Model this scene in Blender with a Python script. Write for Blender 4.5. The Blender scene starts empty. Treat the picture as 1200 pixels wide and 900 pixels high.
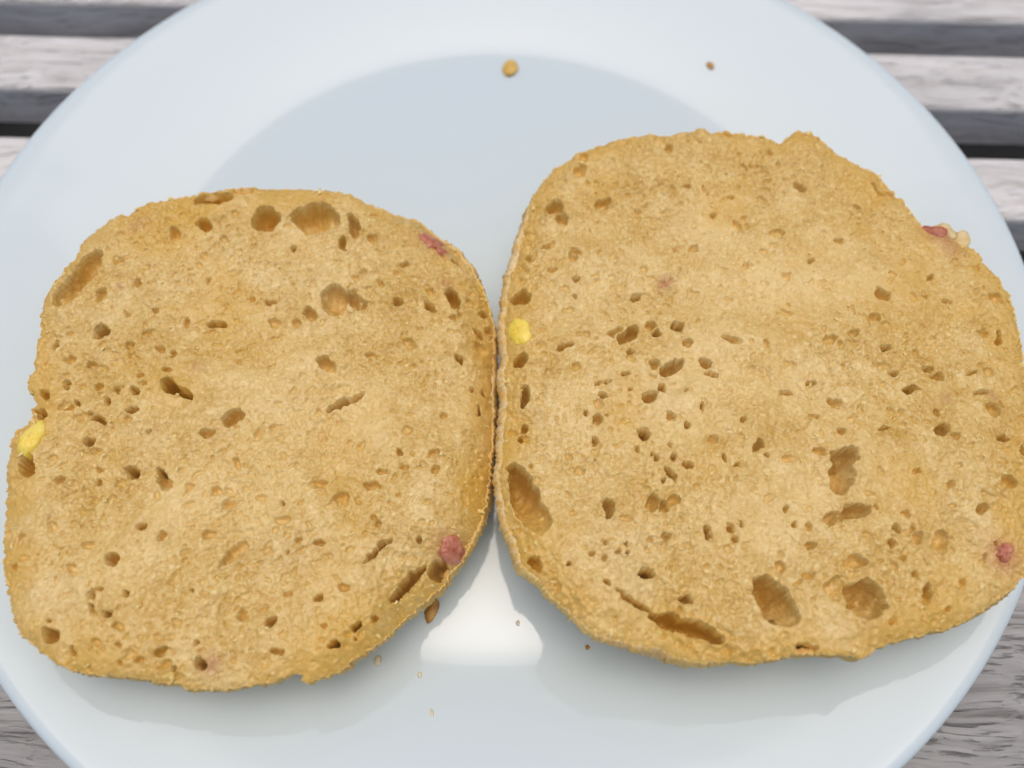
import bpy, bmesh, math, random
import numpy as np
from mathutils import Matrix, Vector

random.seed(7)
rng = np.random.default_rng(11)
S = bpy.context.scene
COL = S.collection
R = 0.135                                   # plate radius in metres; the rim lies at z = 0

# ------------------------------------------------------------------ camera
PITCH, ROLL = math.radians(64.4946), math.radians(1.0697)
CAM = np.array([0.03823711, -0.79088509, 1.19020484]) * R
FPX = 906.0                                 # focal length in pixels of the 1200 px wide photograph
_s, _c = math.sin(PITCH), math.cos(PITCH)
FW = np.array([0, _c, -_s]); UP0 = np.array([0, _s, _c]); RT0 = np.array([1.0, 0, 0])
RT = RT0 * math.cos(ROLL) + UP0 * math.sin(ROLL)
UP = -RT0 * math.sin(ROLL) + UP0 * math.cos(ROLL)
cam = bpy.data.cameras.new('camera')
cam.sensor_width = 36; cam.lens = 36 * FPX / 1200
cam.clip_start = 0.005; cam.clip_end = 200
cam.dof.use_dof = True; cam.dof.focus_distance = 0.163; cam.dof.aperture_fstop = 8.5
co = bpy.data.objects.new('camera', cam); COL.objects.link(co)
co.matrix_world = Matrix(((RT[0], UP[0], -FW[0], CAM[0]), (RT[1], UP[1], -FW[1], CAM[1]),
                          (RT[2], UP[2], -FW[2], CAM[2]), (0, 0, 0, 1)))
S.camera = co

# ------------------------------------------------------------------ light
SUN_EL, SUN_AZ = math.radians(86), math.radians(4)      # azimuth from +Y (beyond the plate) towards +X
w = bpy.data.worlds.new('World'); S.world = w; w.use_nodes = True
nt = w.node_tree; nt.nodes.clear()
sky = nt.nodes.new('ShaderNodeTexSky'); sky.sky_type = 'NISHITA'; sky.sun_disc = False
sky.sun_elevation = SUN_EL; sky.sun_rotation = SUN_AZ
sky.air_density = 1.0; sky.dust_density = 6.0; sky.ozone_density = 0.8
bg = nt.nodes.new('ShaderNodeBackground'); bg.inputs['Strength'].default_value = 0.115
wo = nt.nodes.new('ShaderNodeOutputWorld')
nt.links.new(sky.outputs[0], bg.inputs[0]); nt.links.new(bg.outputs[0], wo.inputs[0])
sl = bpy.data.lights.new('sun', 'SUN'); sl.energy = 0.44; sl.angle = math.radians(47); sl.color = (1.0, 0.94, 0.86)
so = bpy.data.objects.new('sun', sl); COL.objects.link(so)
sd = Vector((math.sin(SUN_AZ) * math.cos(SUN_EL), math.cos(SUN_AZ) * math.cos(SUN_EL), math.sin(SUN_EL)))
so.rotation_euler = sd.to_track_quat('Z', 'Y').to_euler(); so.location = sd * 3
S.view_settings.view_transform = 'Standard'; S.view_settings.look = 'None'
S.view_settings.gamma = 1; S.view_settings.use_curve_mapping = False
S.view_settings.exposure = 0.1

# ------------------------------------------------------------------ helpers
def srgb(r, g, b):
    f = lambda c: (c / 12.92 if c <= 0.04045 else ((c + 0.055) / 1.055) ** 2.4)
    return (f(r / 255), f(g / 255), f(b / 255), 1)

def ray(px, py):
    d = FW + RT * ((px - 600) / FPX) - UP * ((py - 450) / FPX)
    return d
def at_plane(px, py, n, p0):
    px = np.asarray(px, float); py = np.asarray(py, float)
    d = FW[None] + RT[None] * ((px.reshape(-1, 1) - 600) / FPX) - UP[None] * ((py.reshape(-1, 1) - 450) / FPX)
    t = ((p0 - CAM) @ n) / (d @ n)
    return CAM[None] + d * t[:, None]

def thing(name, label, cat, loc=(0, 0, 0), group=None):
    o = bpy.data.objects.new(name, None); COL.objects.link(o); o.location = loc
    o.empty_display_size = 0.02
    o['label'] = label; o['category'] = cat
    if group: o['group'] = group
    return o
def tag(o, label, cat, group=None):
    o['label'] = label; o['category'] = cat
    if group: o['group'] = group
def np_mesh(name, V, F, mat, parent=None, smooth=True, attr=None):
    """V (n,3) world coordinates, F (m,4) quads or (m,3)"""
    me = bpy.data.meshes.new(name)
    V = np.asarray(V, np.float32); F = np.asarray(F, np.int32)
    k = F.shape[1]
    if parent is not None: V = V - np.array(parent.location, np.float32)
    me.vertices.add(len(V)); me.vertices.foreach_set('co', V.ravel())
    me.loops.add(F.size); me.loops.foreach_set('vertex_index', F.ravel())
    me.polygons.add(len(F)); me.polygons.foreach_set('loop_start', np.arange(0, F.size, k, dtype=np.int32))
    try: me.polygons.foreach_set('loop_total', np.full(len(F), k, np.int32))
    except Exception: pass
    me.update(calc_edges=True)
    me.polygons.foreach_set('use_smooth', np.full(len(F), smooth))
    if attr:
        for an, av in attr.items():
            a = me.attributes.new(an, 'FLOAT', 'POINT'); a.data.foreach_set('value', np.asarray(av, np.float32))
    me.validate()
    me.materials.append(mat)
    o = bpy.data.objects.new(name, me); COL.objects.link(o)
    if parent is not None: o.parent = parent
    return o
def bm_obj(name, bm, mat, parent=None, smooth=False):
    me = bpy.data.meshes.new(name); bm.to_mesh(me); bm.free()
    for p in me.polygons: p.use_smooth = smooth
    me.materials.append(mat)
    o = bpy.data.objects.new(name, me); COL.objects.link(o)
    if parent is not None: o.parent = parent
    return o

# ------------------------------------------------------------------ materials
class NB:
    def __init__(s, name):
        s.m = bpy.data.materials.new(name); s.m.use_nodes = True
        s.t = s.m.node_tree; s.b = s.t.nodes['Principled BSDF']; s.out = s.t.nodes['Material Output']
    def n(s, typ, **kw):
        x = s.t.nodes.new(typ)
        for k, v in kw.items():
            if k in x.inputs: x.inputs[k].default_value = v
            else: setattr(x, k, v)
        return x
    def l(s, a, b): s.t.links.new(a, b)
    def ramp(s, src, stops):
        r = s.n('ShaderNodeValToRGB'); e = r.color_ramp.elements
        while len(e) < len(stops): e.new(0.5)
        for i, (p, c) in enumerate(stops): e[i].position = p; e[i].color = c if len(c) == 4 else (*c, 1)
        s.l(src, r.inputs[0]); return r
    def mix(s, fac, a, b, blend='MIX'):
        m = s.n('ShaderNodeMix', data_type='RGBA', blend_type=blend)
        for sock, v in ((m.inputs[0], fac), (m.inputs[6], a), (m.inputs[7], b)):
            if hasattr(v, 'links') or isinstance(v, bpy.types.NodeSocket): s.l(v, sock)
            else: sock.default_value = v
        return m.outputs[2]
    def noise(s, vec, scale, detail=4, rough=0.55, dist=0.0):
        x = s.n('ShaderNodeTexNoise'); x.inputs['Scale'].default_value = scale
        x.inputs['Detail'].default_value = detail; x.inputs['Roughness'].default_value = rough
        x.inputs['Distortion'].default_value = dist
        s.l(vec, x.inputs['Vector']); return x.outputs['Fac']
    def bump(s, h, strength, dist, prev=None):
        b = s.n('ShaderNodeBump'); b.inputs['Strength'].default_value = strength; b.inputs['Distance'].default_value = dist
        s.l(h, b.inputs['Height'])
        if prev is not None: s.l(prev, b.inputs['Normal'])
        return b.outputs[0]

G = lambda v: (v, v, v, 1)

def mat_wood(name, base, light, dark, crack):
    k = NB(name)
    tc = k.n('ShaderNodeTexCoord'); oi = k.n('ShaderNodeObjectInfo')
    off = k.n('ShaderNodeVectorMath', operation='SCALE'); off.inputs['Scale'].default_value = 3.7
    cmb = k.n('ShaderNodeCombineXYZ'); k.l(oi.outputs['Random'], cmb.inputs[0]); k.l(oi.outputs['Random'], cmb.inputs[1]); k.l(oi.outputs['Random'], cmb.inputs[2])
    k.l(cmb.outputs[0], off.inputs[0])
    add = k.n('ShaderNodeVectorMath', operation='ADD'); k.l(tc.outputs['Object'], add.inputs[0]); k.l(off.outputs[0], add.inputs[1])
    # slow wander so that the grain lines drift
    wn = k.n('ShaderNodeTexNoise'); wn.inputs['Scale'].default_value = 22; wn.inputs['Detail'].default_value = 2
    k.l(add.outputs[0], wn.inputs['Vector'])
    ws = k.n('ShaderNodeVectorMath', operation='MULTIPLY_ADD'); ws.inputs[1].default_value = (0, 0.012, 0.012)
    k.l(wn.outputs['Color'], ws.inputs[0]); k.l(add.outputs[0], ws.inputs[2])
    mp = k.n('ShaderNodeMapping'); mp.inputs['Scale'].default_value = (0.4, 17, 17); k.l(ws.outputs[0], mp.inputs[0])
    g1 = k.noise(mp.outputs[0], 26, 8, 0.66, 0.4)
    mp2 = k.n('ShaderNodeMapping'); mp2.inputs['Scale'].default_value = (0.3, 13, 13); k.l(ws.outputs[0], mp2.inputs[0])
    g2 = k.noise(mp2.outputs[0], 80, 5, 0.6, 0.35)
    mp3 = k.n('ShaderNodeMapping'); mp3.inputs['Scale'].default_value = (1, 3, 3); k.l(add.outputs[0], mp3.inputs[0])
    g3 = k.noise(mp3.outputs[0], 14, 4, 0.6)
    c = k.ramp(g1, [(0.30, dark), (0.46, base), (0.72, light)]).outputs[0]
    blot = k.ramp(g3, [(0.3, G(0.68)), (0.65, G(1.0))]).outputs[0]
    c = k.mix(0.8, c, blot, 'MULTIPLY')
    cr = k.ramp(g2, [(0.30, G(0.0)), (0.43, G(1.0))]).outputs[0]
    cf = k.mix(crack, G(1), cr); c = k.mix(cf, (0.06, 0.053, 0.046, 1), c)
    k.l(c, k.b.inputs['Base Color'])
    k.b.inputs['Roughness'].default_value = 0.6; k.b.inputs['Specular IOR Level'].default_value = 0.5
    n1 = k.bump(cr, 0.7, 0.0006); n2 = k.bump(g1, 0.6, 0.0011, n1)
    k.l(n2, k.b.inputs['Normal'])
    return k.m

M_SLAT = mat_wood('weathered_wood', (0.755, 0.74, 0.715, 1), (0.87, 0.87, 0.865, 1), (0.46, 0.435, 0.40, 1), 0.45)
M_BOARD = mat_wood('weathered_wood_shaded', (0.385, 0.38, 0.365, 1), (0.52, 0.515, 0.50, 1), (0.17, 0.16, 0.15, 1), 0.55)  # darker copy of the slat wood: shade over the near board put into its colour

def mat_porcelain():
    k = NB('white_porcelain')
    k.b.inputs['Base Color'].default_value = (0.62, 0.72, 0.75, 1)
    k.b.inputs['Roughness'].default_value = 0.07; k.b.inputs['IOR'].default_value = 1.6
    tc = k.n('ShaderNodeTexCoord')
    h = k.noise(tc.outputs['Object'], 30, 2, 0.5)
    k.l(k.bump(h, 0.06, 0.002), k.b.inputs['Normal'])
    r = k.noise(tc.outputs['Object'], 45, 5, 0.6)
    k.l(k.ramp(r, [(0.35, G(0.03)), (0.75, G(0.07))]).outputs[0], k.b.inputs['Roughness'])
    return k.m
M_PLATE = mat_porcelain()

def mat_crumb():
    k = NB('bread_crumb_face')
    tc = k.n('ShaderNodeTexCoord'); P = tc.outputs['Object']
    n1 = k.noise(P, 45, 5, 0.6); n2 = k.noise(P, 190, 5, 0.65); n3 = k.noise(P, 900, 3, 0.7); n4 = k.noise(P, 1300, 2, 0.6)
    c = k.ramp(n2, [(0.30, (0.53, 0.32, 0.055)), (0.48, (0.665, 0.45, 0.125)), (0.66, (0.83, 0.64, 0.265))]).outputs[0]
    big = k.ramp(n1, [(0.32, (0.60, 0.375, 0.072)), (0.5, (0.665, 0.45, 0.13)), (0.68, (0.78, 0.60, 0.28))]).outputs[0]
    c = k.mix(0.52, c, big)
    sp = k.ramp(n4, [(0.38, (0.86, 0.76, 0.58)), (0.52, G(1))]).outputs[0]
    c = k.mix(0.8, c, sp, 'MULTIPLY')
    fl = k.ramp(n3, [(0.54, G(0)), (0.68, G(1))]).outputs[0]
    m = k.n('ShaderNodeMath', operation='MULTIPLY'); k.l(fl, m.inputs[0]); m.inputs[1].default_value = 0.55
    c = k.mix(m.outputs[0], c, (0.90, 0.72, 0.34, 1))
    # attributes: pale flour / denser patches, amber edge band, meat-juice stain
    for an, col in (('pale', (0.84, 0.63, 0.27, 1)), ('amber', (0.68, 0.41, 0.065, 1)), ('stain', (0.42, 0.12, 0.09, 1))):
        a = k.n('ShaderNodeAttribute'); a.attribute_name = an
        c = k.mix(a.outputs['Fac'], c, col)
    k.l(c, k.b.inputs['Base Color'])
    k.b.inputs['Roughness'].default_value = 0.38; k.b.inputs['Specular IOR Level'].default_value = 0.6
    k.b.inputs['Subsurface Weight'].default_value = 0.22
    k.b.inputs['Subsurface Radius'].default_value = (1.0, 0.72, 0.4); k.b.inputs['Subsurface Scale'].default_value = 0.0008
    h1 = k.noise(P, 1500, 3, 0.6); h2 = k.noise(P, 700, 3, 0.65)
    v = k.n('ShaderNodeTexVoronoi'); v.inputs['Scale'].default_value = 1100; k.l(P, v.inputs['Vector'])
    nb = k.bump(h2, 0.32, 0.0005); nb = k.bump(v.outputs['Distance'], 0.28, 0.0003, nb); nb = k.bump(h1, 0.35, 0.0003, nb)
    k.l(nb, k.b.inputs['Normal'])
    return k.m
M_CRUMB = mat_crumb()

def mat_crust():
    k = NB('bread_crust')
    tc = k.n('ShaderNodeTexCoord'); P = tc.outputs['Object']
    n1 = k.noise(P, 70, 5, 0.6); n2 = k.noise(P, 600, 4, 0.7)
    c = k.ramp(n1, [(0.3, (0.72, 0.42, 0.08)), (0.55, (0.80, 0.51, 0.12)), (0.72, (0.86, 0.62, 0.20))]).outputs[0]
    a = k.n('ShaderNodeAttribute'); a.attribute_name = 'flour'
    f = k.ramp(n2, [(0.36, G(0)), (0.56, G(1))]).outputs[0]
    m = k.n('ShaderNodeMath', operation='MULTIPLY'); k.l(f, m.inputs[0]); k.l(a.outputs['Fac'], m.inputs[1])
    c = k.mix(m.outputs[0], c, (0.86, 0.78, 0.55, 1))
    k.l(c, k.b.inputs['Base Color']); k.b.inputs['Roughness'].default_value = 0.6
    k.b.inputs['Specular IOR Level'].default_value = 0.3
    k.b.inputs['Subsurface Weight'].default_value = 0.2
    k.b.inputs['Subsurface Radius'].default_value = (1.0, 0.5, 0.2); k.b.inputs['Subsurface Scale'].default_value = 0.001
    k.l(k.bump(n2, 0.6, 0.0006), k.b.inputs['Normal'])
    return k.m
M_CRUST = mat_crust()

def mat_food(name, c0, c1, scale, rough, sss):
    k = NB(name); tc = k.n('ShaderNodeTexCoord'); P = tc.outputs['Object']
    n = k.noise(P, scale, 4, 0.6)
    k.l(k.ramp(n, [(0.35, c0), (0.65, c1)]).outputs[0], k.b.inputs['Base Color'])
    k.b.inputs['Roughness'].default_value = rough
    k.b.inputs['Subsurface Weight'].default_value = sss
    k.b.inputs['Subsurface Radius'].default_value = (1, 0.6, 0.3); k.b.inputs['Subsurface Scale'].default_value = 0.0015
    k.l(k.bump(k.noise(P, scale * 2.5, 3, 0.6), 0.4, 0.0004), k.b.inputs['Normal'])
    return k.m
M_CHEESE = mat_food('cheese', (0.93, 0.66, 0.06), (0.95, 0.75, 0.18), 300, 0.35, 0.4)
M_HAM = mat_food('ham', (0.44, 0.11, 0.055), (0.64, 0.29, 0.18), 520, 0.35, 0.3)
M_ONION = mat_food('onion', (0.70, 0.50, 0.20), (0.80, 0.66, 0.36), 300, 0.3, 0.4)
M_BITY = mat_food('crumb_yellow', (0.62, 0.38, 0.08), (0.76, 0.52, 0.14), 400, 0.5, 0.3)
M_BITB = mat_food('crumb_toasted', (0.40, 0.17, 0.025), (0.66, 0.38, 0.10), 300, 0.4, 0.3)
M_FLAKE = mat_food('crumb_flake', (0.80, 0.54, 0.14), (0.90, 0.70, 0.30), 300, 0.5, 0.3)
M_BITP = mat_food('crumb_pale', (0.66, 0.56, 0.34), (0.80, 0.72, 0.52), 300, 0.5, 0.3)

# ------------------------------------------------------------------ setting: ground under the table
kg = NB('patio_ground'); tg = kg.n('ShaderNodeTexCoord')
kg.l(kg.ramp(kg.noise(tg.outputs['Object'], 9, 6, 0.6), [(0.3, (0.016, 0.015, 0.014)), (0.7, (0.034, 0.032, 0.029))]).outputs[0], kg.b.inputs['Base Color'])  # near-black base: the deep shade below the slats is put into the colour
kg.b.inputs['Roughness'].default_value = 0.9
bm = bmesh.new(); bmesh.ops.create_grid(bm, x_segments=8, y_segments=8, size=40)
gr = bm_obj('ground', bm, kg.m); gr.location = (0, 0, -0.75); gr['kind'] = 'structure'

# ------------------------------------------------------------------ the table
ZT = -0.0209                                # table top
table = thing('slatted_table', 'weathered grey wooden garden table of open slats under the white plate', 'table', (0, 0.25, -0.75))
def slat_mesh(L, y0, y1, z0, z1, seed):
    """a plank with eased, slightly worn edges, its length along x"""
    r = random.Random(seed)
    e = 0.0014
    prof = [(y0, z0), (y1, z0), (y1, z1 - e), (y1 - e * .3, z1 - e * .3), (y1 - e, z1), (y0 + e, z1), (y0 + e * .3, z1 - e * .3), (y0, z1 - e)]
    n = 28; bm = bmesh.new(); rings = []
    for i in range(n + 1):
        x = -L + 2 * L * i / n
        dy, dz = r.uniform(-.0003, .0003), r.uniform(-.0002, .0002)
        rings.append([bm.verts.new((x, a + dy, b + dz)) for a, b in prof])
    m = len(prof)
    for i in range(n):
        for j in range(m):
            bm.faces.new((rings[i][j], rings[i][(j + 1) % m], rings[i + 1][(j + 1) % m], rings[i + 1][j]))
    bm.faces.new(rings[0][::-1]); bm.faces.new(rings[-1])
    bmesh.ops.recalc_face_normals(bm, faces=bm.faces)
    return bm
TH = 0.0152
slat_spans = [(0.0798, 0.1036), (0.0368, 0.0602), (-0.0062, 0.0175), (-0.0492, -0.0255)]
y = 0.1193
while y < 0.80:
    slat_spans.append((y, y + 0.0237)); y += 0.0430
for i, (a, b) in enumerate(slat_spans):
    o = bm_obj('slat', slat_mesh(0.95, a - 0.25, b - 0.25, ZT - TH + 0.75, ZT + 0.75, i), M_SLAT, table)
    o.rotation_euler = (0, 0, math.radians(-0.25))
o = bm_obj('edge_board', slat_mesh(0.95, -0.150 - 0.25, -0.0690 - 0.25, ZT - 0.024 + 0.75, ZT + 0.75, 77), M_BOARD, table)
o = bm_obj('edge_board', slat_mesh(0.95, y - 0.25, y + 0.087 - 0.25, ZT - 0.024 + 0.75, ZT + 0.75, 78), M_BOARD, table)
def box(x0, x1, y0, y1, z0, z1):
    bm = bmesh.new(); bmesh.ops.create_cube(bm, size=1)
    for v in bm.verts:
        v.co = ((x0 + x1) / 2 + v.co.x * (x1 - x0), (y0 + y1) / 2 + v.co.y * (y1 - y0), (z0 + z1) / 2 + v.co.z * (z1 - z0))
    bmesh.ops.bevel(bm, geom=bm.edges[:], offset=0.002, segments=1, affect='EDGES')
    return bm
for x in (-0.8, -0.28, 0.28, 0.8):
    bm_obj('cross_rail', box(x - .03, x + .03, -0.39, 0.62, ZT - TH - .042 + .75, ZT - TH - .001 + .75), M_BOARD, table)
for x in (-0.8, 0.8):
    for yy in (-0.33, 0.56):
        bm_obj('leg', box(x - .03, x + .03, yy - .03, yy + .03, 0.0, ZT - TH - .043 + .75), M_BOARD, table)

# ------------------------------------------------------------------ the plate
WELL = -0.100
prof = [(0.0, WELL), (0.2, WELL), (0.4, WELL), (0.55, WELL), (0.60, WELL + .0001), (0.63, WELL + .0004), (0.645, WELL + .0010), (0.658, WELL + .0022), (0.668, WELL + .0038), (0.680, WELL + .0065),
        (0.692, WELL + .0098), (0.71, WELL + .0150), (0.74, WELL + .0238), (0.78, WELL + .0352), (0.82, WELL + .0464), (0.86, WELL + .0572), (0.90, WELL + .0680),
        (0.935, WELL + .0775), (0.955, WELL + .0833), (0.968, WELL + .0868), (0.975, WELL + .0886), (0.980, WELL + .0897), (0.985, WELL + .0901), (0.990, WELL + .0893), (0.9945, WELL + .0870), (0.998, WELL + .0835), (1.0, WELL + .0780),
        (0.9985, WELL + .0720), (0.990, WELL + .0670), (0.95, WELL + .0580), (0.88, WELL + .0370), (0.80, WELL + .0100), (0.72, WELL - .0140), (0.68, WELL - .0250), (0.645, WELL - .0320),
        (0.640, WELL - .0480), (0.633, WELL - .0535), (0.620, WELL - .0535), (0.612, WELL - .0480), (0.605, WELL - .0320), (0.4, WELL - .0320), (0.0, WELL - .0320)]
NS = 256
V = []; F = []
for (r, z) in prof:
    for j in range(NS):
        a = 2 * math.pi * j / NS; V.append((r * R * math.cos(a), r * R * math.sin(a), z * R))
for i in range(len(prof) - 1):
    for j in range(NS):
        k2 = (j + 1) % NS
        F.append((i * NS + j, (i + 1) * NS + j, (i + 1) * NS + k2, i * NS + k2))
V = np.array(V); F = np.array(F)[:, ::-1]
bm = bmesh.new(); vs = [bm.verts.new(v) for v in V]
for f in F: bm.faces.new([vs[i] for i in f])
bmesh.ops.remove_doubles(bm, verts=bm.verts, dist=1e-6)
bmesh.ops.recalc_face_normals(bm, faces=bm.faces)
plate = bm_obj('plate', bm, M_PLATE, None, True)
tag(plate, 'round glossy white porcelain plate carrying both halves of the bread roll', 'plate')
sub = plate.modifiers.new('smooth', 'SUBSURF'); sub.levels = 1; sub.render_levels = 1
px_, pz_ = zip(*[(r, z) for r, z in prof[:22]])
plate_z = lambda rr: np.interp(np.asarray(rr) / R, px_, pz_) * R

# ------------------------------------------------------------------ noise fields on a grid
def vnoise(shape, cell, scale, seed):
    """smooth value noise, feature size `scale` metres on a grid of `cell` metres"""
    g = np.random.default_rng(seed)
    ny, nx = shape; s = scale / cell
    gy, gx = int(ny / s) + 4, int(nx / s) + 4
    a = g.standard_normal((gy, gx)).astype(np.float32)
    ys = np.arange(ny) / s; xs = np.arange(nx) / s
    def wts(t):
        i = t.astype(int); f = (t - i).astype(np.float32)
        w = np.stack([(1 - f) ** 3 / 6, (3 * f ** 3 - 6 * f ** 2 + 4) / 6, (-3 * f ** 3 + 3 * f ** 2 + 3 * f + 1) / 6, f ** 3 / 6])
        return i, w
    iy, wy = wts(ys); ix, wx = wts(xs)
    rows = sum(a[iy + k] * wy[k][:, None] for k in range(4))
    out = sum(rows[:, ix + k] * wx[k][None] for k in range(4))
    return out * 1.9
def worley(shape, cell, size, seed):
    """foam of little bowls: 1 in the middle of a bubble, 0 on the walls between"""
    g = np.random.default_rng(seed); ny, nx = shape; s = size / cell
    gy, gx = int(ny / s) + 4, int(nx / s) + 4
    jx = g.uniform(-.1, 1.1, (gy, gx)).astype(np.float32); jy = g.uniform(-.1, 1.1, (gy, gx)).astype(np.float32)
    rad = (.25 + .75 * g.random((gy, gx)) ** 1.5).astype(np.float32)
    wob = vnoise(shape, cell, size * .7, seed + 1) * .18; wob2 = vnoise(shape, cell, size * .7, seed + 2) * .18
    Yg, Xg = np.meshgrid(np.arange(ny, dtype=np.float32) / s + 1, np.arange(nx, dtype=np.float32) / s + 1, indexing='ij')
    Yg = Yg + wob; Xg = Xg + wob2
    iy = np.clip(Yg.astype(int), 1, gy - 2); ix = np.clip(Xg.astype(int), 1, gx - 2)
    out = np.zeros(shape, np.float32)
    for a in (-1, 0, 1):
        for b in (-1, 0, 1):
            cy, cx = iy + a, ix + b
            d2 = (Yg - cy - jy[cy, cx]) ** 2 + (Xg - cx - jx[cy, cx]) ** 2
            r = rad[cy, cx] * .8
            np.maximum(out, np.clip(1 - d2 / (r * r), 0, 1) ** .6 * r, out=out)
    return out
def fbm(shape, cell, scale, seed, octv=3, gain=0.55):
    out = 0; amp = 1
    for o in range(octv):
        out = out + amp * vnoise(shape, cell, scale / 2 ** o, seed * 31 + o); amp *= gain
    return out

# ------------------------------------------------------------------ bread roll halves
LEFT_OUT = [(35,430),(40,393),(44,355),(55,329),(63,315),(71,307),(85,294),(88,283),(101,270),(115,258),(128,247),(137,242),(145,246),(165,233),(197,225),(227,221),(267,215),(291,213),(320,215),
 (340,216),(388,221),(433,230),(460,237),(481,239),(503,249),(532,265),(551,286),(567,318),(577,347),(584,371),(583,400),(583,427),(580,507),(576,549),(572,576),(564,603),(553,630),(535,656),(513,683),(484,707),(449,739),(422,762),
 (403,772),(404,777),(390,784),(375,792),(356,797),(349,795),(352,788),(345,787),(332,792),(316,798),(283,805),(240,809),(214,811),(210,805),(173,801),(165,795),(128,792),(99,787),(69,776),(40,757),(21,739),(11,717),(3,691),
 (-1,665),(-3,630),(-2,595),(0,565),(3,541),(5,515),(11,501),(22,495),(29,485),(28,477),(36,471),(34,464),(27,453),(29,440)]
RIGHT_OUT = [(587,356),(588,328),(593,299),(600,277),(608,253),(617,232),(625,211),(643,192),(675,171),(699,164),(725,157),(757,152),(773,155),(795,151),(808,148),(824,142),(837,146),(853,145),(880,147),
 (896,151),(916,161),(927,152),(936,145),(949,146),(963,153),(979,167),(1003,180),(1013,188),(1028,191),(1040,205),(1056,221),(1064,227),(1072,236),(1088,256),(1093,257),(1107,252),(1121,257),(1128,268),(1144,280),(1155,288),(1163,304),(1181,323),(1191,339),(1196,361),
 (1204,385),(1213,430),(1221,480),(1225,530),(1224,580),(1218,630),(1210,668),(1197,688),(1173,707),(1147,723),(1120,735),(1099,739),(1077,744),(1045,752),(1029,760),(1008,772),(997,768),(968,767),(933,767),(912,773),
 (880,777),(859,775),(837,778),(816,776),(789,773),(773,765),(747,763),(720,756),(696,748),(677,733),(664,720),(648,704),(629,683),(605,664),(597,640),(588,616),(581,589),(577,565),(577,548),(580,521),(583,489),(586,457),(583,440),(583,425),(588,409),(585,393),(584,377)]
_L = """92 323 42 13 -48 4;248 231 26 9 -5 4;283 222 14 5 -5 2;311 253 17 15 0 5;236 262 10 8 30 3;204 273 8 7 0 2.5;121 387 9 8 0 5;116 346 7 7 0 2.5;140 306 7 4 -10 2;160 330 6 6 0 2;253 379 9 5 10 4;240 298 6 5 0 1.5;243 327 4 4 0 2;219 378 5 5 0 2;181 362 5 4 -20 2;147 367 4 4 0 2;63 402 5 6 0 3;81 419 9 6 0 2;152 406 7 6 0 1.5;157 415 6 5 0 1.5;189 410 7 5 0 2;205 414 5 4 0 2;172 387 5 4 0 1.5;315 351 5 4 0 2.5;107 426 5 5 0 2;
369 254 30 17 5 5;415 265 15 7 75 4;404 286 5 8 0 3;343 291 5 4 0 3;391 347 15 20 0 4;414 345 12 8 50 4;423 352 6 6 0 3;361 362 10 6 60 3;347 373 6 5 0 2;321 374 8 6 0 2;465 351 8 5 30 3;504 358 8 5 45 3.5;529 345 14 7 55 4;528 366 4 4 0 2;536 363 4 6 0 2;567 355 4 6 0 3;573 371 5 4 0 3;559 379 6 5 30 3;560 394 8 6 30 2;551 343 5 4 0 2;536 413 8 5 60 3.5;481 395 10 5 20 1.5;381 421 13 8 15 2.5;431 409 7 4 0 2;501 339 7 4 40 2;444 327 6 4 30 1.5;417 322 6 4 20 1.5;464 313 4 4 0 1.5;471 303 4 3 0 2;436 277 6 5 20 2;531 295 6 4 40 3;
199 451 11 8 20 6;213 459 20 5.5 30 7;272 488 13 9 -40 3.5;241 507 10 7 -20 3;156 555 8 6 50 5;187 552 9 4 40 4;193 565 8 12 0 2.5;103 517 8 5 15 3.5;153 480 8 4 0 3;77 448 5 5 0 4;113 451 5 5 0 2;157 461 6 4 10 3;135 459 4 4 0 2.5;124 469 5 3 40 3;85 470 5 3 30 3;77 476 5 4 0 2;113 492 11 4 15 3.5;100 485 4 4 0 2.5;71 563 6 7 0 2.5;117 565 4 4 0 3;115 553 6 4 40 2;280 541 5 9 0 2;251 577 6 6 0 2;267 592 9 5 10 2;221 571 6 6 0 1.5;167 619 5 4 0 3;191 629 5 7 0 2.5;247 625 8 6 0 2;48 459 10 5 45 3;44 481 10 5 20 3;29 545 10 16 -20 4;197 435 5 4 0 2;165 440 5 4 0 2;168 451 4 3 0 2;148 491 6 5 0 1.5;176 508 3 3 0 2.5;
401 467 27 4.5 -28 5;467 527 5 4 0 2.5;507 527 5 4 0 2;445 548 7 4 5 2;436 568 15 6 10 2.5;373 564 10 6 10 2;399 584 10 8 0 1.5;329 591 4 4 0 3;332 609 12 6 -15 1.5;521 485 4 5 0 2;552 444 4 3 0 2.5;567 445 5 2 60 3;561 471 9 2.5 85 4;511 547 6 5 0 2;475 547 7 5 -20 2;440 615 5 5 0 2;435 607 4 3 0 2;491 628 4 6 10 3;441 643 23 3.5 -42 4.5;
475 681 28 6 -48 6;509 661 15 9 -50 7;417 731 8 5 -10 5;385 755 9 5 -15 5;320 727 8 4 -35 3.5;375 699 6 5 0 3;401 685 5 6 0 2;352 631 4 4 0 2;339 643 4 4 0 2;375 635 8 5 15 2.5;440 723 4 3 0 3;415 746 3 2.5 0 3;336 696 4 4 0 2;377 728 3 2.5 0 2;325 763 8 4 -15 3;
136 657 8 8 0 3.5;109 700 6.5 5.5 0 6;116 694 8 4 0 2.5;108 715 5 4 20 4;131 719 7 6 -30 4;152 696 4 4 0 3;63 745 12 9 0 4.5;59 729 3 2.5 0 3;91 763 3 6 0 3.5;189 763 7 5 -35 2.5;144 753 5 4 0 2;205 783 4 3 0 3.5;236 776 7 6 0 5;283 720 9 5 -30 2.5;227 692 3 3 0 2.5;165 771 7 5 -20 2;145 775 5 4 0 2;87 672 6 8 0 1.5;25 663 5 4 0 2;275 645 21 7 -50 2.5;228 755 4 2.5 0 3;107 639 11 6 -25 2"""
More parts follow.
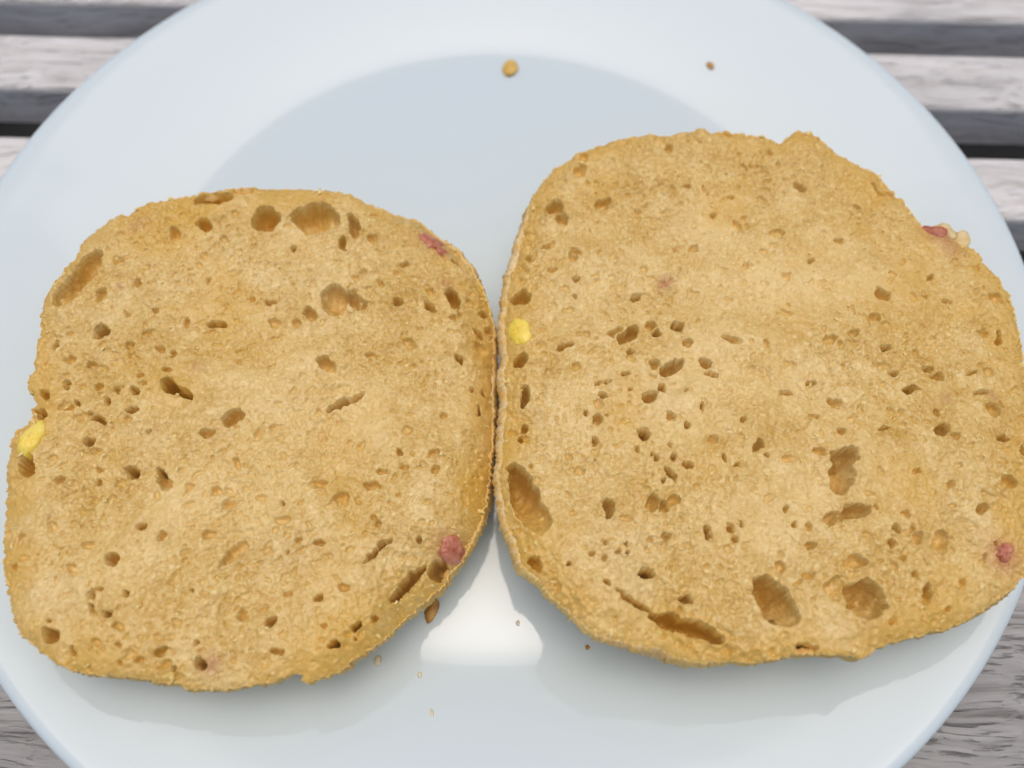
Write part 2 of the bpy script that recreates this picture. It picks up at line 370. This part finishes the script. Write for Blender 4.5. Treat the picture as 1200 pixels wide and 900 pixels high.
_R = """651 240 10 8 -20 3;659 253 7 6 0 3;708 236 12 7 -25 2.5;748 243 6 3 10 2;676 291 7 4 15 2;671 299 6 5 0 2;675 323 4 4 0 3;647 311 4 3 0 2;815 288 6 6 0 2;792 289 4 3 0 2;745 344 7 3 -25 6;612 345 10 10 0 4;675 344 4 4 0 2;784 171 5 4 0 2;837 244 5 3 0 2.5;808 215 4 3 0 2;861 228 5 3 0 2;683 181 7 7 0 1.5;677 197 8 8 0 1.5;637 288 5 4 0 2;623 296 5 4 0 2;864 261 12 4 50 1.5;
939 216 8 5 20 3;952 307 6 4 -30 2.5;1037 347 10 7 10 3;1093 324 6 4 -20 2.5;1112 353 6 3 0 2.5;912 272 9 6 0 1.5;983 279 5 4 0 2;921 327 6 5 0 1.5;1085 347 4 3 0 2;1003 240 5 3 0 2;1033 221 14 4 50 2;
735 391 15 7 -40 4;720 388 10 4 -35 3;792 384 8 6 0 5.5;771 387 5 4 -20 3.5;763 379 7 5 -20 2.5;804 403 6 6 0 2.5;737 412 5 4 0 2.5;856 400 11 5 15 3;827 427 8 6 20 3.5;829 441 10 3.5 5 4;787 432 14 7 -30 4.5;768 428 8 6 0 3;733 439 6 4 0 3.5;761 465 9 8 0 4.5;775 456 6 6 0 3.5;675 429 7 6 0 1.5;660 405 9 4 -25 3;609 420 9 8 0 4.5;615 463 5 12 8 5;613 497 5 7 20 3;608 511 4 4 0 3;753 508 7 8 10 5.5;701 492 6 6 0 3;699 515 5 6 0 3;688 484 4 4 0 2.5;716 489 2.5 2.5 0 2.5;804 459 2.6 2.6 0 4;787 536 4 5 0 4;765 540 4 5 0 3;760 532 3 2.5 0 4;744 529 3 3 0 2.5;801 544 6 5 0 3;784 559 5 9 -30 4;681 551 6 6 0 1.5;787 491 4 4 0 2.5;819 481 3 4 0 3;805 500 4 3 0 3;835 516 6 6 0 2;849 539 4 4 0 3;865 548 4 3 0 3;783 523 2.5 4 0 3;709 464 4 3 0 4;701 449 3 2.5 0 2.5;712 447 3 2.5 0 2.5;740 459 3 3 0 2;868 495 3 3 0 2.5;776 567 3 2.5 0 4;624 545 3 3 0 2;697 539 3 2.5 0 2.5;
971 399 8 6 -20 2;1000 392 5 5 0 2;1025 375 7 6 0 2;1035 410 8 3 5 3.5;1045 439 6 3 5 4;1087 432 8 3 0 3;1069 457 10 5 3 6;1101 441 8 4 0 2.5;947 448 8 4 0 3;920 463 9 4 0 3.5;979 472 10 7 0 2.5;1105 504 12 7 -20 4;1124 512 7 5 0 2;1152 456 8 4 -20 6;1175 512 8 6 10 5.5;1165 479 9 9 0 2;885 527 6 10 10 3.5;899 537 2.5 3 0 3;987 537 17 14 0 6.5;985 561 16 22 0 4.5;960 528 8 7 0 2;983 507 6 4 0 2.5;952 487 5 3 0 2;1032 503 6 3 0 2.5;1099 486 4 3 0 2;1174 393 4 9 10 3;1157 387 6 6 0 2;1179 564 9 8 0 2;1112 567 5 5 0 2;1071 556 4 4 0 2;1141 436 8 2.5 -30 2;1199 527 4 8 0 4;924 539 8 6 0 1.5;1172 345 8 7 0 2;
618 583 48 17 64 7;713 595 8 13 0 5;765 592 8 10 -20 2.5;780 593 6 8 0 3;791 585 6 8 0 2;829 628 5 10 -15 4;853 619 4 5 0 3;865 616 3 5 0 3;859 632 5 5 0 2.5;779 631 4 5 0 3;759 675 8 7.5 0 7;708 641 3 3 0 2;735 641 3 3 0 3;737 652 3 3 0 3;693 653 4 3 0 2.5;763 633 3 3 0 2;725 648 5 2.5 0 2.5;668 668 4 3 0 2.5;628 664 8 11 -30 3;652 691 5 5 0 1.5;712 687 4 2.5 20 3;744 706 28 3.5 31 6;805 735 47 11 17 8;805 704 9 6 0 3.5;708 660 4 2.5 0 2.5;
907 704 35 20 57 7;913 728 5 4 0 10;1012 704 22 22 0 6.5;1012 702 3.5 3 0 9;1001 600 20 8 -15 4.5;972 605 8 7 0 3;1045 619 6 6 0 3;1064 620 5 4 0 2;1059 603 5 5 0 2;1071 633 9 9 0 1.5;1104 637 12 15 0 1.5;948 640 6 6 0 2.5;927 617 4 4 0 2.5;947 619 4 3 0 2;945 677 8 5 0 2;1083 696 6 13 10 3;1152 597 7 9 10 3;1152 652 2.5 5 20 4;911 663 5 5 0 2;1053 652 5 5 0 2;1039 637 6 4 -45 2.5;1068 673 4 4 0 2;1001 661 13 9 0 2;979 693 16 14 0 1.5;947 763 14 6 -5 4;1111 712 4 5 0 2;1043 727 6 5 0 2;1027 597 4 4 0 2;917 600 3 3 0 2.5;1124 683 6 6 0 2;1168 637 4 3 0 2"""
parse = lambda t: [tuple(float(v) for v in s.split()) for s in t.replace('\n', '').split(';') if s.strip()]
LEFT_ST, RIGHT_ST = parse(_L), parse(_R)
LEFT_STAIN = [(506,272,14,.5),(517,285,8,.5),(527,636,16,.5),(248,778,8,.45),(160,262,12,.25),(140,335,5,.3),(233,430,8,.2),(520,327,10,.25)]
RIGHT_STAIN = [(781,327,9,.5),(776,336,6,.45),(1106,268,15,.6),(1178,650,16,.6),(1115,288,12,.3),(1164,460,6,.3),(1110,468,6,.3)]
LEFT_PALE = [(345,285,30,.35),(240,560,45,.35),(300,590,40,.3),(210,600,40,.35),(330,560,40,.3),(130,660,30,.25),(430,470,30,.25)]
RIGHT_PALE = [(835,255,36,.6),(900,325,46,.75),(960,345,36,.4),(700,320,40,.3),(780,480,60,.25),(880,620,40,.3),(930,590,30,.3),(1040,320,30,.2)]
LEFT_CHEESE = [(37,513,12,20,-12,.1)]
RIGHT_CHEESE = [(607,382,11.5,16,12,.1)]
LEFT_HAM = [(503,269,12,9,-40,.0),(515,283,6,5,-30,-.2),(528,637,12,9,35,.1)]
RIGHT_HAM = [(1103,266,11,8,-40,.0),(1178,650,11,6,35,.0)]
RIGHT_ONION = [(1118,264,7,10,20,-.3),(1137,273,7,13,-20,-.2)]
def resample(P, n):
    P = np.asarray(P, float); Q = np.vstack([P, P[:1]])
    d = np.r_[0, np.cumsum(np.hypot(*np.diff(Q, axis=0).T))]
    t = np.linspace(0, d[-1], n, endpoint=False)
    return np.stack([np.interp(t, d, Q[:, 0]), np.interp(t, d, Q[:, 1])], 1)
def ring_noise(n, scale_pts, seed):
    g = np.random.default_rng(seed); m = max(4, int(n / scale_pts))
    a = g.standard_normal(m); t = np.arange(n) / n * m; i = t.astype(int); f = t - i; f = f * f * (3 - 2 * f)
    return a[i % m] * (1 - f) + a[(i + 1) % m] * f
def smooth_ring(a, k):
    w = np.ones(2 * k + 1) / (2 * k + 1)
    return np.stack([np.convolve(np.r_[c[-k:], c, c[:k]], w, 'valid') for c in a.T], 1)

def sdf_poly(X, Y, P):
    """signed distance (positive inside) from the points to polygon P, nearest index too"""
    n = len(P); A = P.astype(np.float32); B = np.roll(A, -1, 0); D = B - A; L2 = (D * D).sum(1) + 1e-12
    x = X.ravel().astype(np.float32); y = Y.ravel().astype(np.float32)
    dist = np.empty(len(x), np.float32); inside = np.zeros(len(x), bool); nx = np.empty(len(x), np.float32); ny = np.empty(len(x), np.float32)
    CH = 20000
    for s in range(0, len(x), CH):
        px = x[s:s + CH, None]; py = y[s:s + CH, None]
        wx = px - A[:, 0]; wy = py - A[:, 1]
        u = np.clip((wx * D[:, 0] + wy * D[:, 1]) / L2, 0, 1)
        ex = wx - u * D[:, 0]; ey = wy - u * D[:, 1]
        d2 = ex * ex + ey * ey; k = d2.argmin(1); ar = np.arange(len(k))
        dist[s:s + CH] = np.sqrt(d2[ar, k]); nx[s:s + CH] = px[:, 0] - ex[ar, k]; ny[s:s + CH] = py[:, 0] - ey[ar, k]
        c = ((A[:, 1] > py) != (B[:, 1] > py)) & (px < D[:, 0] * (py - A[:, 1]) / (D[:, 1] + 1e-20) + A[:, 0])
        inside[s:s + CH] = c.sum(1) % 2 == 1
    sh = X.shape
    return np.where(inside, dist, -dist).reshape(sh), nx.reshape(sh), ny.reshape(sh)

def lump(name, parent, mat, p, size, seed, squash=0.7, rot=0.0, lo=.45, sub=3):
    bm = bmesh.new(); bmesh.ops.create_icosphere(bm, subdivisions=sub, radius=1)
    g = random.Random(seed); dirs = [Vector((g.gauss(0, 1), g.gauss(0, 1), g.gauss(0, 1))).normalized() for _ in range(9)]
    offs = [g.uniform(lo, .9) for _ in dirs]
    for v in bm.verts:                       # facets cut flat, then fine roughness
        n = v.co.normalized(); k = 1.0
        for d, o in zip(dirs, offs):
            dp = n.dot(d)
            if dp > 1e-3: k = min(k, o / dp)
        v.co = n * (k * (1 + g.uniform(-.07, .07)))
        v.co = Vector((v.co.x * size[0], v.co.y * size[1], v.co.z * size[2] if len(size) > 2 else v.co.z * size[0] * squash))
    bmesh.ops.rotate(bm, verts=bm.verts, cent=(0, 0, 0), matrix=Matrix.Rotation(rot, 3, 'Z'))
    o = bm_obj(name, bm, mat, parent, True)
    o.location = Vector(p) - (parent.location if parent else Vector((0, 0, 0)))
    return o

def make_bun(label, outline, stamps, stains, pales, cheeses, hams, onions, p0, nrm, inset_fn, roll_fn, seed, npore):
    """outline and marks are traced on the photograph and carried to the plane of the cut face;
    from there on everything is in metres in the roll's own plane"""
    n = np.array(nrm, float); n /= np.linalg.norm(n); p0 = np.array(p0, float)
    plane_z = lambda x, y: p0[2] - (n[0] * (x - p0[0]) + n[1] * (y - p0[1])) / n[2]
    OP = resample(outline, 1500)
    W = at_plane(OP[:, 0], OP[:, 1], n, p0)[:, :2]
    N = len(W)
    Wc = W.mean(0)
    Ws = smooth_ring(W, 12)
    T = np.roll(Ws, -3, 0) - np.roll(Ws, 3, 0); T /= np.linalg.norm(T, axis=1)[:, None]
    NO = np.stack([T[:, 1], -T[:, 0]], 1)
    if ((W - Wc) * NO).sum() < 0: NO = -NO
    jag = (np.random.default_rng(seed + 1).standard_normal(N) * .00010 + ring_noise(N, 3, seed + 1) * .00010 + ring_noise(N, 11, seed + 2) * .00006 + ring_noise(N, 50, seed + 2) * .00018)
    W = W + NO * jag[:, None]
    ins = np.array([inset_fn(a, b) for a, b in OP]) * 0.0002
    ins = np.maximum(smooth_ring(ins[:, None], 25)[:, 0] + ring_noise(N, 3, seed + 4) * .00012 + ring_noise(N, 50, seed + 5) * .00022, .0001)
    E = W - NO * ins[:, None]                # edge of the cut face
    root = thing('bread_roll_half', label, 'bread roll', (Wc[0], Wc[1], WELL * R))
    # ---- grid of the cut face
    cell = 0.00021
    x0, y0 = E.min(0) - .002; x1, y1 = E.max(0) + .002
    nx, ny = int((x1 - x0) / cell), int((y1 - y0) / cell)
    xs = x0 + np.arange(nx) * cell; ys = y0 + np.arange(ny) * cell
    X, Y = np.meshgrid(xs, ys); sh = X.shape
    D, NX, NY = sdf_poly(X, Y, E[::2])
    # ---- relief, in metres, along the vertical
    macro = fbm(sh, cell, .035, seed, 2) * .0009 + fbm(sh, cell, .011, seed + 1, 2) * .00035
    mid = fbm(sh, cell, .0036, seed + 2, 3) * .00013
    fine = fbm(sh, cell, .0011, seed + 3, 2, .7) * .00006
    foam = worley(sh, cell, .00105, seed + 12) * .00042 + worley(sh, cell, .0019, seed + 15) * .00034 + worley(sh, cell, .00062, seed + 13) * .00014
    foam = foam * np.clip(.7 + fbm(sh, cell, .009, seed + 14, 3) * .5, .1, 1.7)
    grain = np.random.default_rng(seed + 9).standard_normal(sh).astype(np.float32) * .000010
    edge = np.clip(1 - D / .006, 0, 1) ** 2 * .0014 + np.clip(1 - D / .0010, 0, 1) ** 2 * .0002 + roll_fn(X, Y) * np.clip(1 - D / .013, 0, 1) ** 2 * .0055
    wx = X + fbm(sh, cell, .0032, seed + 5, 2) * .00028 + fbm(sh, cell, .0009, seed + 6, 2) * .00017
    wy = Y + fbm(sh, cell, .0032, seed + 7, 2) * .00028 + fbm(sh, cell, .0009, seed + 8, 2) * .00017
    hole = np.zeros(sh, np.float32); lip = np.zeros(sh, np.float32)
    def stamp(c, a, b, depth, pw=0.5, lipk=.12, lean=None):
        ext = abs(a) + abs(b); ext = ext * 1.35 + .0008
        i0, i1 = int((c[0] - ext[0] - x0) / cell), int((c[0] + ext[0] - x0) / cell) + 2
        j0, j1 = int((c[1] - ext[1] - y0) / cell), int((c[1] + ext[1] - y0) / cell) + 2
        i0 = max(i0, 0); j0 = max(j0, 0); i1 = min(i1, nx); j1 = min(j1, ny)
        if i1 <= i0 or j1 <= j0: return
        dx = wx[j0:j1, i0:i1] - c[0]; dy = wy[j0:j1, i0:i1] - c[1]
        det = a[0] * b[1] - a[1] * b[0]
        u = (dx * b[1] - dy * b[0]) / det; v = (dy * a[0] - dx * a[1]) / det
        r2 = u * u + v * v
        d = depth * np.clip(1 - r2, 0, 1) ** pw
        if lean is not None:
            hd = (dx * lean[0] + dy * lean[1]) / (.5 * (np.hypot(*a) + np.hypot(*b)))
            d = d * np.clip(.82 + .5 * hd, .12, 1.3)
        np.maximum(hole[j0:j1, i0:i1], d, out=hole[j0:j1, i0:i1])
        l = np.exp(-((np.sqrt(r2) - 1.1) / .22) ** 2) * min(depth * lipk, .00016)
        np.maximum(lip[j0:j1, i0:i1], l, out=lip[j0:j1, i0:i1])
    gl = np.random.default_rng(seed + 77)
    def lean_of():
        t = math.radians(112) + gl.normal() * .6
        return (math.cos(t), math.sin(t))
    def to_plane(px, py): return at_plane([px], [py], n, p0)[0, :2]
    for s in stamps:
        px, py, rx, ry, ang, dep = s
        a = math.radians(ang); c = to_plane(px, py)
        va = to_plane(px + rx * math.cos(a), py + rx * math.sin(a)) - c
        vb = to_plane(px - ry * math.sin(a), py + ry * math.cos(a)) - c
        stamp(c, va, vb, dep * (.0010 + .0009 * min(max(dep - 2, 0) / 2.5, 1) if min(rx, ry) < 8 else .0016), 0.34 if min(rx, ry) > 7 else 0.45, lean=lean_of())
    # ---- unlisted pores: a few hundred readable ones, thousands of pin-prick ones, pulled along the tear
    g = np.random.default_rng(seed + 20)
    flow = fbm(sh, cell, .03, seed + 21, 1)
    for (cnt, r0, r1, dk) in ((npore, .00050, .0011, .7), (npore * 6, .00030, .0006, .8)):
        dens = fbm(sh, cell, .012, seed + 22, 2)
        k = 0
        while k < cnt:
            cx = g.uniform(x0, x1); cy = g.uniform(y0, y1)
            i, j = int((cx - x0) / cell), int((cy - y0) / cell)
            if i >= nx or j >= ny or D[j, i] < .0004: k += 0; cnt -= 0.3; continue
            k += 1
            if dens[j, i] + g.normal() * .9 < -.3: continue
            rr = r0 + (r1 - r0) * g.random() ** 2.2
            asp = g.uniform(1, 1.9); th = flow[j, i] * 1.3 + g.normal() * .5
            a = np.array([math.cos(th), math.sin(th)]) * rr * math.sqrt(asp); b = np.array([-math.sin(th), math.cos(th)]) * rr / math.sqrt(asp)
            stamp((cx, cy), a, b, rr * dk * g.uniform(.5, 1.7), lean=lean_of())
    rel = macro + mid + fine + grain - foam - edge - hole + lip
    Z = plane_z(X, Y) + rel
    # never through the underside
    rho0 = np.clip(D / .03, 0, 1)
    Z = np.maximum(Z, WELL * R + .004)
    # ---- cells of the face, their border pulled onto the cut edge
    ins_v = D > 0
    quad = ins_v[:-1, :-1] | ins_v[1:, :-1] | ins_v[:-1, 1:] | ins_v[1:, 1:]
    # drop cells lying mostly outside
    cnt4 = ins_v[:-1, :-1].astype(int) + ins_v[1:, :-1] + ins_v[:-1, 1:] + ins_v[1:, 1:]
    quad = cnt4 >= 1
    X2 = np.where(ins_v, X, NX); Y2 = np.where(ins_v, Y, NY)
    idx = np.arange(nx * ny).reshape(sh)
    q = np.stack([idx[:-1, :-1][quad], idx[:-1, 1:][quad], idx[1:, 1:][quad], idx[1:, :-1][quad]], 1)
    used = np.zeros(nx * ny, bool); used[q.ravel()] = True
    remap = np.cumsum(used) - 1
    V = np.stack([X2.ravel(), Y2.ravel(), Z.ravel()], 1)[used]
    # ---- colour attributes: things that are in the crumb itself
    stain = np.zeros(sh, np.float32)
    def blob(px, py, rr, amt, arr, ax=1.0):
        c = to_plane(px, py); r_ = rr * .0002
        arr += amt * np.exp(-(((wx - c[0]) / r_) ** 2 + ((wy - c[1]) / (r_ * ax)) ** 2)).astype(np.float32)
    for s in stains: blob(*s, stain)
    pale = np.clip(fbm(sh, cell, .016, seed + 30, 3) * .22 - .04, 0, .5).astype(np.float32)
    for s in pales: blob(*s, pale)
    pale *= np.clip(D / .008, 0, 1)
    amber = np.clip(1 - D / .0075 + fbm(sh, cell, .006, seed + 31, 2) * .35, 0, 1) * .55 + np.clip(fbm(sh, cell, .009, seed + 33, 2) * .25 - .12, 0, .5)
    at = {'stain': np.clip(stain, 0, .75).ravel()[used], 'pale': np.clip(pale, 0, .85).ravel()[used], 'amber': np.clip(amber, 0, .7).ravel()[used]}
    np_mesh('crumb_face', V, remap[q], M_CRUMB, root, True, at)
    zface = lambda x, y: Z[min(max(int((y - y0) / cell), 0), ny - 1), min(max(int((x - x0) / cell), 0), nx - 1)]
    # ---- crust: from just under the cut edge out to the widest line, then round under to the base
    ze = np.array([plane_z(a, b) for a, b in E]) - .0024
    rings = []
    def ring(XY, z): rings.append(np.column_stack([XY, z]))
    rough = lambda k, amp: np.random.default_rng(seed * 3 + k).standard_normal(N)[:, None] * NO * amp * 2.2
    zc = np.array([plane_z(a, b) for a, b in E])
    q_ = E - NO * .0003
    gi = np.clip(((q_[:, 0] - x0) / cell).astype(int), 0, nx - 1); gj = np.clip(((q_[:, 1] - y0) / cell).astype(int), 0, ny - 1)
    zc = smooth_ring((zc + (rel + hole)[gj, gi])[:, None], 3)[:, 0] + .0021
    ring(E - NO * .0012, zc - .0040)
    ring(E - NO * .0002, zc - .0024)
    tops = .5 + .5 * np.clip(ring_noise(N, 2, seed + 41), -1, 1)
    ring(E + NO * .00012, zc - .0025 + tops * .0004)
    ring(E + NO * (ins * .45)[:, None] + rough(1, .00008), zc - .0029 + tops * .0003)
    ring(E + NO * (ins * .85)[:, None] + rough(2, .00008), zc - .0036 + tops * .0003)
    wide = W + rough(3, .00006)
    ring(wide, zc - .0047)
    cen = np.array([Wc[0], Wc[1]])
    zb = WELL * R + .0004
    fl = [.62, .50, .40, .40, .36, .30]
    for qd in np.r_[np.linspace(.06, 1, 26)]:
        rho = (1 - qd ** 1.9 * .42)
        z = (zc - .0047) + (zb - (zc - .0047)) * (1 - (1 - qd) ** 1.25)
        XY = cen + (wide - cen) * rho
        XY = XY + ring_noise(N, 30, seed + 60)[:, None] * NO * .0003
        rr = np.hypot(XY[:, 0], XY[:, 1])
        z = np.maximum(z, plate_z(np.minimum(rr, R * .97)) + .0004)
        ring(XY, z); fl.append(.30 + .3 * (1 - qd))
    for rho in (.4, .2, .03):
        XY = cen + (wide - cen) * rho; ring(XY, np.full(N, zb)); fl.append(.2)
    V = np.vstack(rings); K = len(rings)
    a = np.arange(N); b = (a + 1) % N
    F = np.vstack([np.stack([k * N + a, k * N + b, (k + 1) * N + b, (k + 1) * N + a], 1) for k in range(K - 1)])
    F = np.vstack([F, ])
    fl_v = np.concatenate([np.full(N, f) for f in fl]) * 1.0
    side = np.tile(np.clip(ins / .0016, .35, 1.4), K)
    np_mesh('crust', V, F, M_CRUST, root, True, {'flour': np.clip(fl_v * side * 1.3, 0, 1)})
    # ---- fillings baked into the dough and cut level with the face
    zs_ = plane_z(X, Y) + macro + mid - edge
    def patch(name, mat, px, py, rx, ry, rot, sd, up=0.0):
        c = to_plane(px, py); g_ = np.random.default_rng(sd); NA, NRr = 48, 12
        m1 = (ring_noise(NA, 8, sd) * .2 + ring_noise(NA, 2.5, sd + 1) * .09) * (.55 if 'cheese' in name else 1)
        V = []; F = []
        ca, sa = math.cos(math.radians(rot)), math.sin(math.radians(rot))
        for k in range(NRr + 1):
            rho = 1.0 if k >= NRr - 1 else (k + .02) / (NRr - 1)
            for a_ in range(NA):
                th = 2 * math.pi * a_ / NA; r_ = rho * (1 + m1[a_])
                u = r_ * math.cos(th) * rx * .000215; v = r_ * math.sin(th) * ry * .000225
                x = c[0] + u * ca - v * sa; y = c[1] + u * sa + v * ca
                i = min(max(int((x - x0) / cell), 0), nx - 1); j = min(max(int((y - y0) / cell), 0), ny - 1)
                z = zs_[j, i] + up + .00025 + .0005 * (1 - rho ** 2) + g_.normal() * .00009 - (.0004 * rho ** 6)
                if k == NRr: z -= .0022
                V.append((x, y, z))
        for k in range(NRr):
            for a_ in range(NA):
                b_ = (a_ + 1) % NA
                F.append((k * NA + a_, (k + 1) * NA + a_, (k + 1) * NA + b_, k * NA + b_))
        b0 = len(V); F.append(tuple([0, 1, 2, 3]))
        np_mesh(name, V, F[:-1], mat, root, True)
    for (px, py, rx, ry, rot, up) in cheeses: patch('cheese_piece', M_CHEESE, px, py, rx, ry, rot, seed + int(px), up * .001)
    for (px, py, rx, ry, rot, up) in hams: patch('ham_piece', M_HAM, px, py, rx, ry, rot, seed + int(px) + 3, up * .001)
    for (px, py, rx, ry, rot, up) in onions:
        c = to_plane(px, py); lump('onion_piece', root, M_ONION, (c[0], c[1], zface(*c) - .0004 + up * .001), (rx * .00029, ry * .0003, .0012), seed + int(px) + 5, rot=math.radians(rot), sub=3)
    # ---- loose flakes and torn shreds standing on the face, too many and too small to pick apart
    V = []; F = []
    g = random.Random(seed)
    cnt = 0
    while cnt < 1000:
        px = g.uniform(x0, x1); py = g.uniform(y0, y1); i, j = int((px - x0) / cell), int((py - y0) / cell)
        if i >= nx or j >= ny: continue
        d = D[j, i]
        if d < .0002 or hole[j, i] > .0006: continue
        if d > .003 and g.random() < .35: continue
        cnt += 1
        s = .00012 + (.0004 if d > .001 else .0007) * g.random() ** 3; th = g.uniform(0, 6.28); asp = g.uniform(1, 1.8); tilt = g.uniform(-.5, .5)
        z = Z[j, i]; b0 = len(V)
        ca, sa = math.cos(th), math.sin(th)
        for (u, v, hh) in ((1, 0, tilt), (.3, .8, .4), (-.9, .25, -tilt), (-.4, -.7, .3), (.1, .05, .7)):
            u *= s * asp * g.uniform(.7, 1.2); v *= s * g.uniform(.7, 1.2)
            V.append((px + u * ca - v * sa, py + u * sa + v * ca, z + s * (.25 + .7 * hh)))
        V.append((px, py, z - s * .8))
        for t in ((0, 1, 4), (1, 2, 4), (2, 3, 4), (3, 0, 4), (1, 0, 5), (2, 1, 5), (3, 2, 5), (0, 3, 5)): F.append([b0 + e for e in t])
    fk = np_mesh('crumb_flakes', V, F, M_FLAKE, root, False); fk['kind'] = 'stuff'
    return root

left = make_bun('smaller bread roll half on the left of the plate, ham bits at its right edge', LEFT_OUT, LEFT_ST, LEFT_STAIN, LEFT_PALE,
                LEFT_CHEESE, LEFT_HAM, [], (-0.045, -0.02, 0.0115), (0.02, -0.02, 1),
                lambda px, py: (4 if px > 500 else 1.5), lambda X, Y: np.clip((X + .035) / .02, 0, 1), 100, 1000)
right = make_bun('larger bread roll half on the right with big round holes along its lower edge', RIGHT_OUT, RIGHT_ST, RIGHT_STAIN, RIGHT_PALE,
                 RIGHT_CHEESE, RIGHT_HAM, RIGHT_ONION, (0.055, -0.01, 0.0135), (-0.03, -0.02, 1),
                 lambda px, py: (8 if px < 640 and py > 250 else 4.5 if py > 640 and px < 850 else 1.5), lambda X, Y: .25 * np.clip((.02 - X) / .02, 0, 1), 200, 1300)

# ------------------------------------------------------------------ crumbs lying on the plate
def on_plate(px, py):
    d = ray(px, py); t = 0
    for _ in range(40):
        p = CAM + d * t if t else CAM + d * ((-CAM[2]) / d[2])
        z = float(plate_z(math.hypot(p[0], p[1]))); t = (z - CAM[2]) / d[2]
    return CAM + d * t
CR = [(598, 81, 8.5, 12, -10, M_BITY, 'yellow bread crumb near the far rim of the plate', .5),
      (832, 77, 4, 5.5, 20, M_BITB, 'tiny brown bread crumb behind the larger roll half', .5),
      (506, 714, 5, 11.5, -18, M_BITB, 'toasted orange brown crumb beside the lower edge of the smaller half', .5),
      (443, 775, 3.0, 4, 0, M_BITP, 'pale crumb just below the smaller roll half', .6),
      (607, 730, 1.6, 2.2, 0, M_BITP, 'white speck of crumb between the two halves', .6),
      (492, 791, 1.7, 2.2, 0, M_BITP, 'white speck of crumb left of the bright reflection on the plate', .6),
      (506, 836, 1.4, 3.0, 12, M_BITP, 'thin pale shred of crumb nearest the bottom of the photo', .6),
      (688, 759, 2.0, 2.2, 0, M_BITB, 'dark speck of crumb just below the larger roll half', .6)]
for i, (px, py, rx, ry, rot, m, lab, sq) in enumerate(CR):
    p = on_plate(px, py); k = .000215
    h = min(rx, ry) * k * sq
    o = lump('bread_crumb', None, m, (p[0], p[1], p[2] + h * .55), (rx * k * 1.3, ry * k * 1.3, h), 300 + i, rot=math.radians(rot), lo=.68, sub=4)
    tag(o, lab, 'crumb', 'crumbs fallen on the plate')
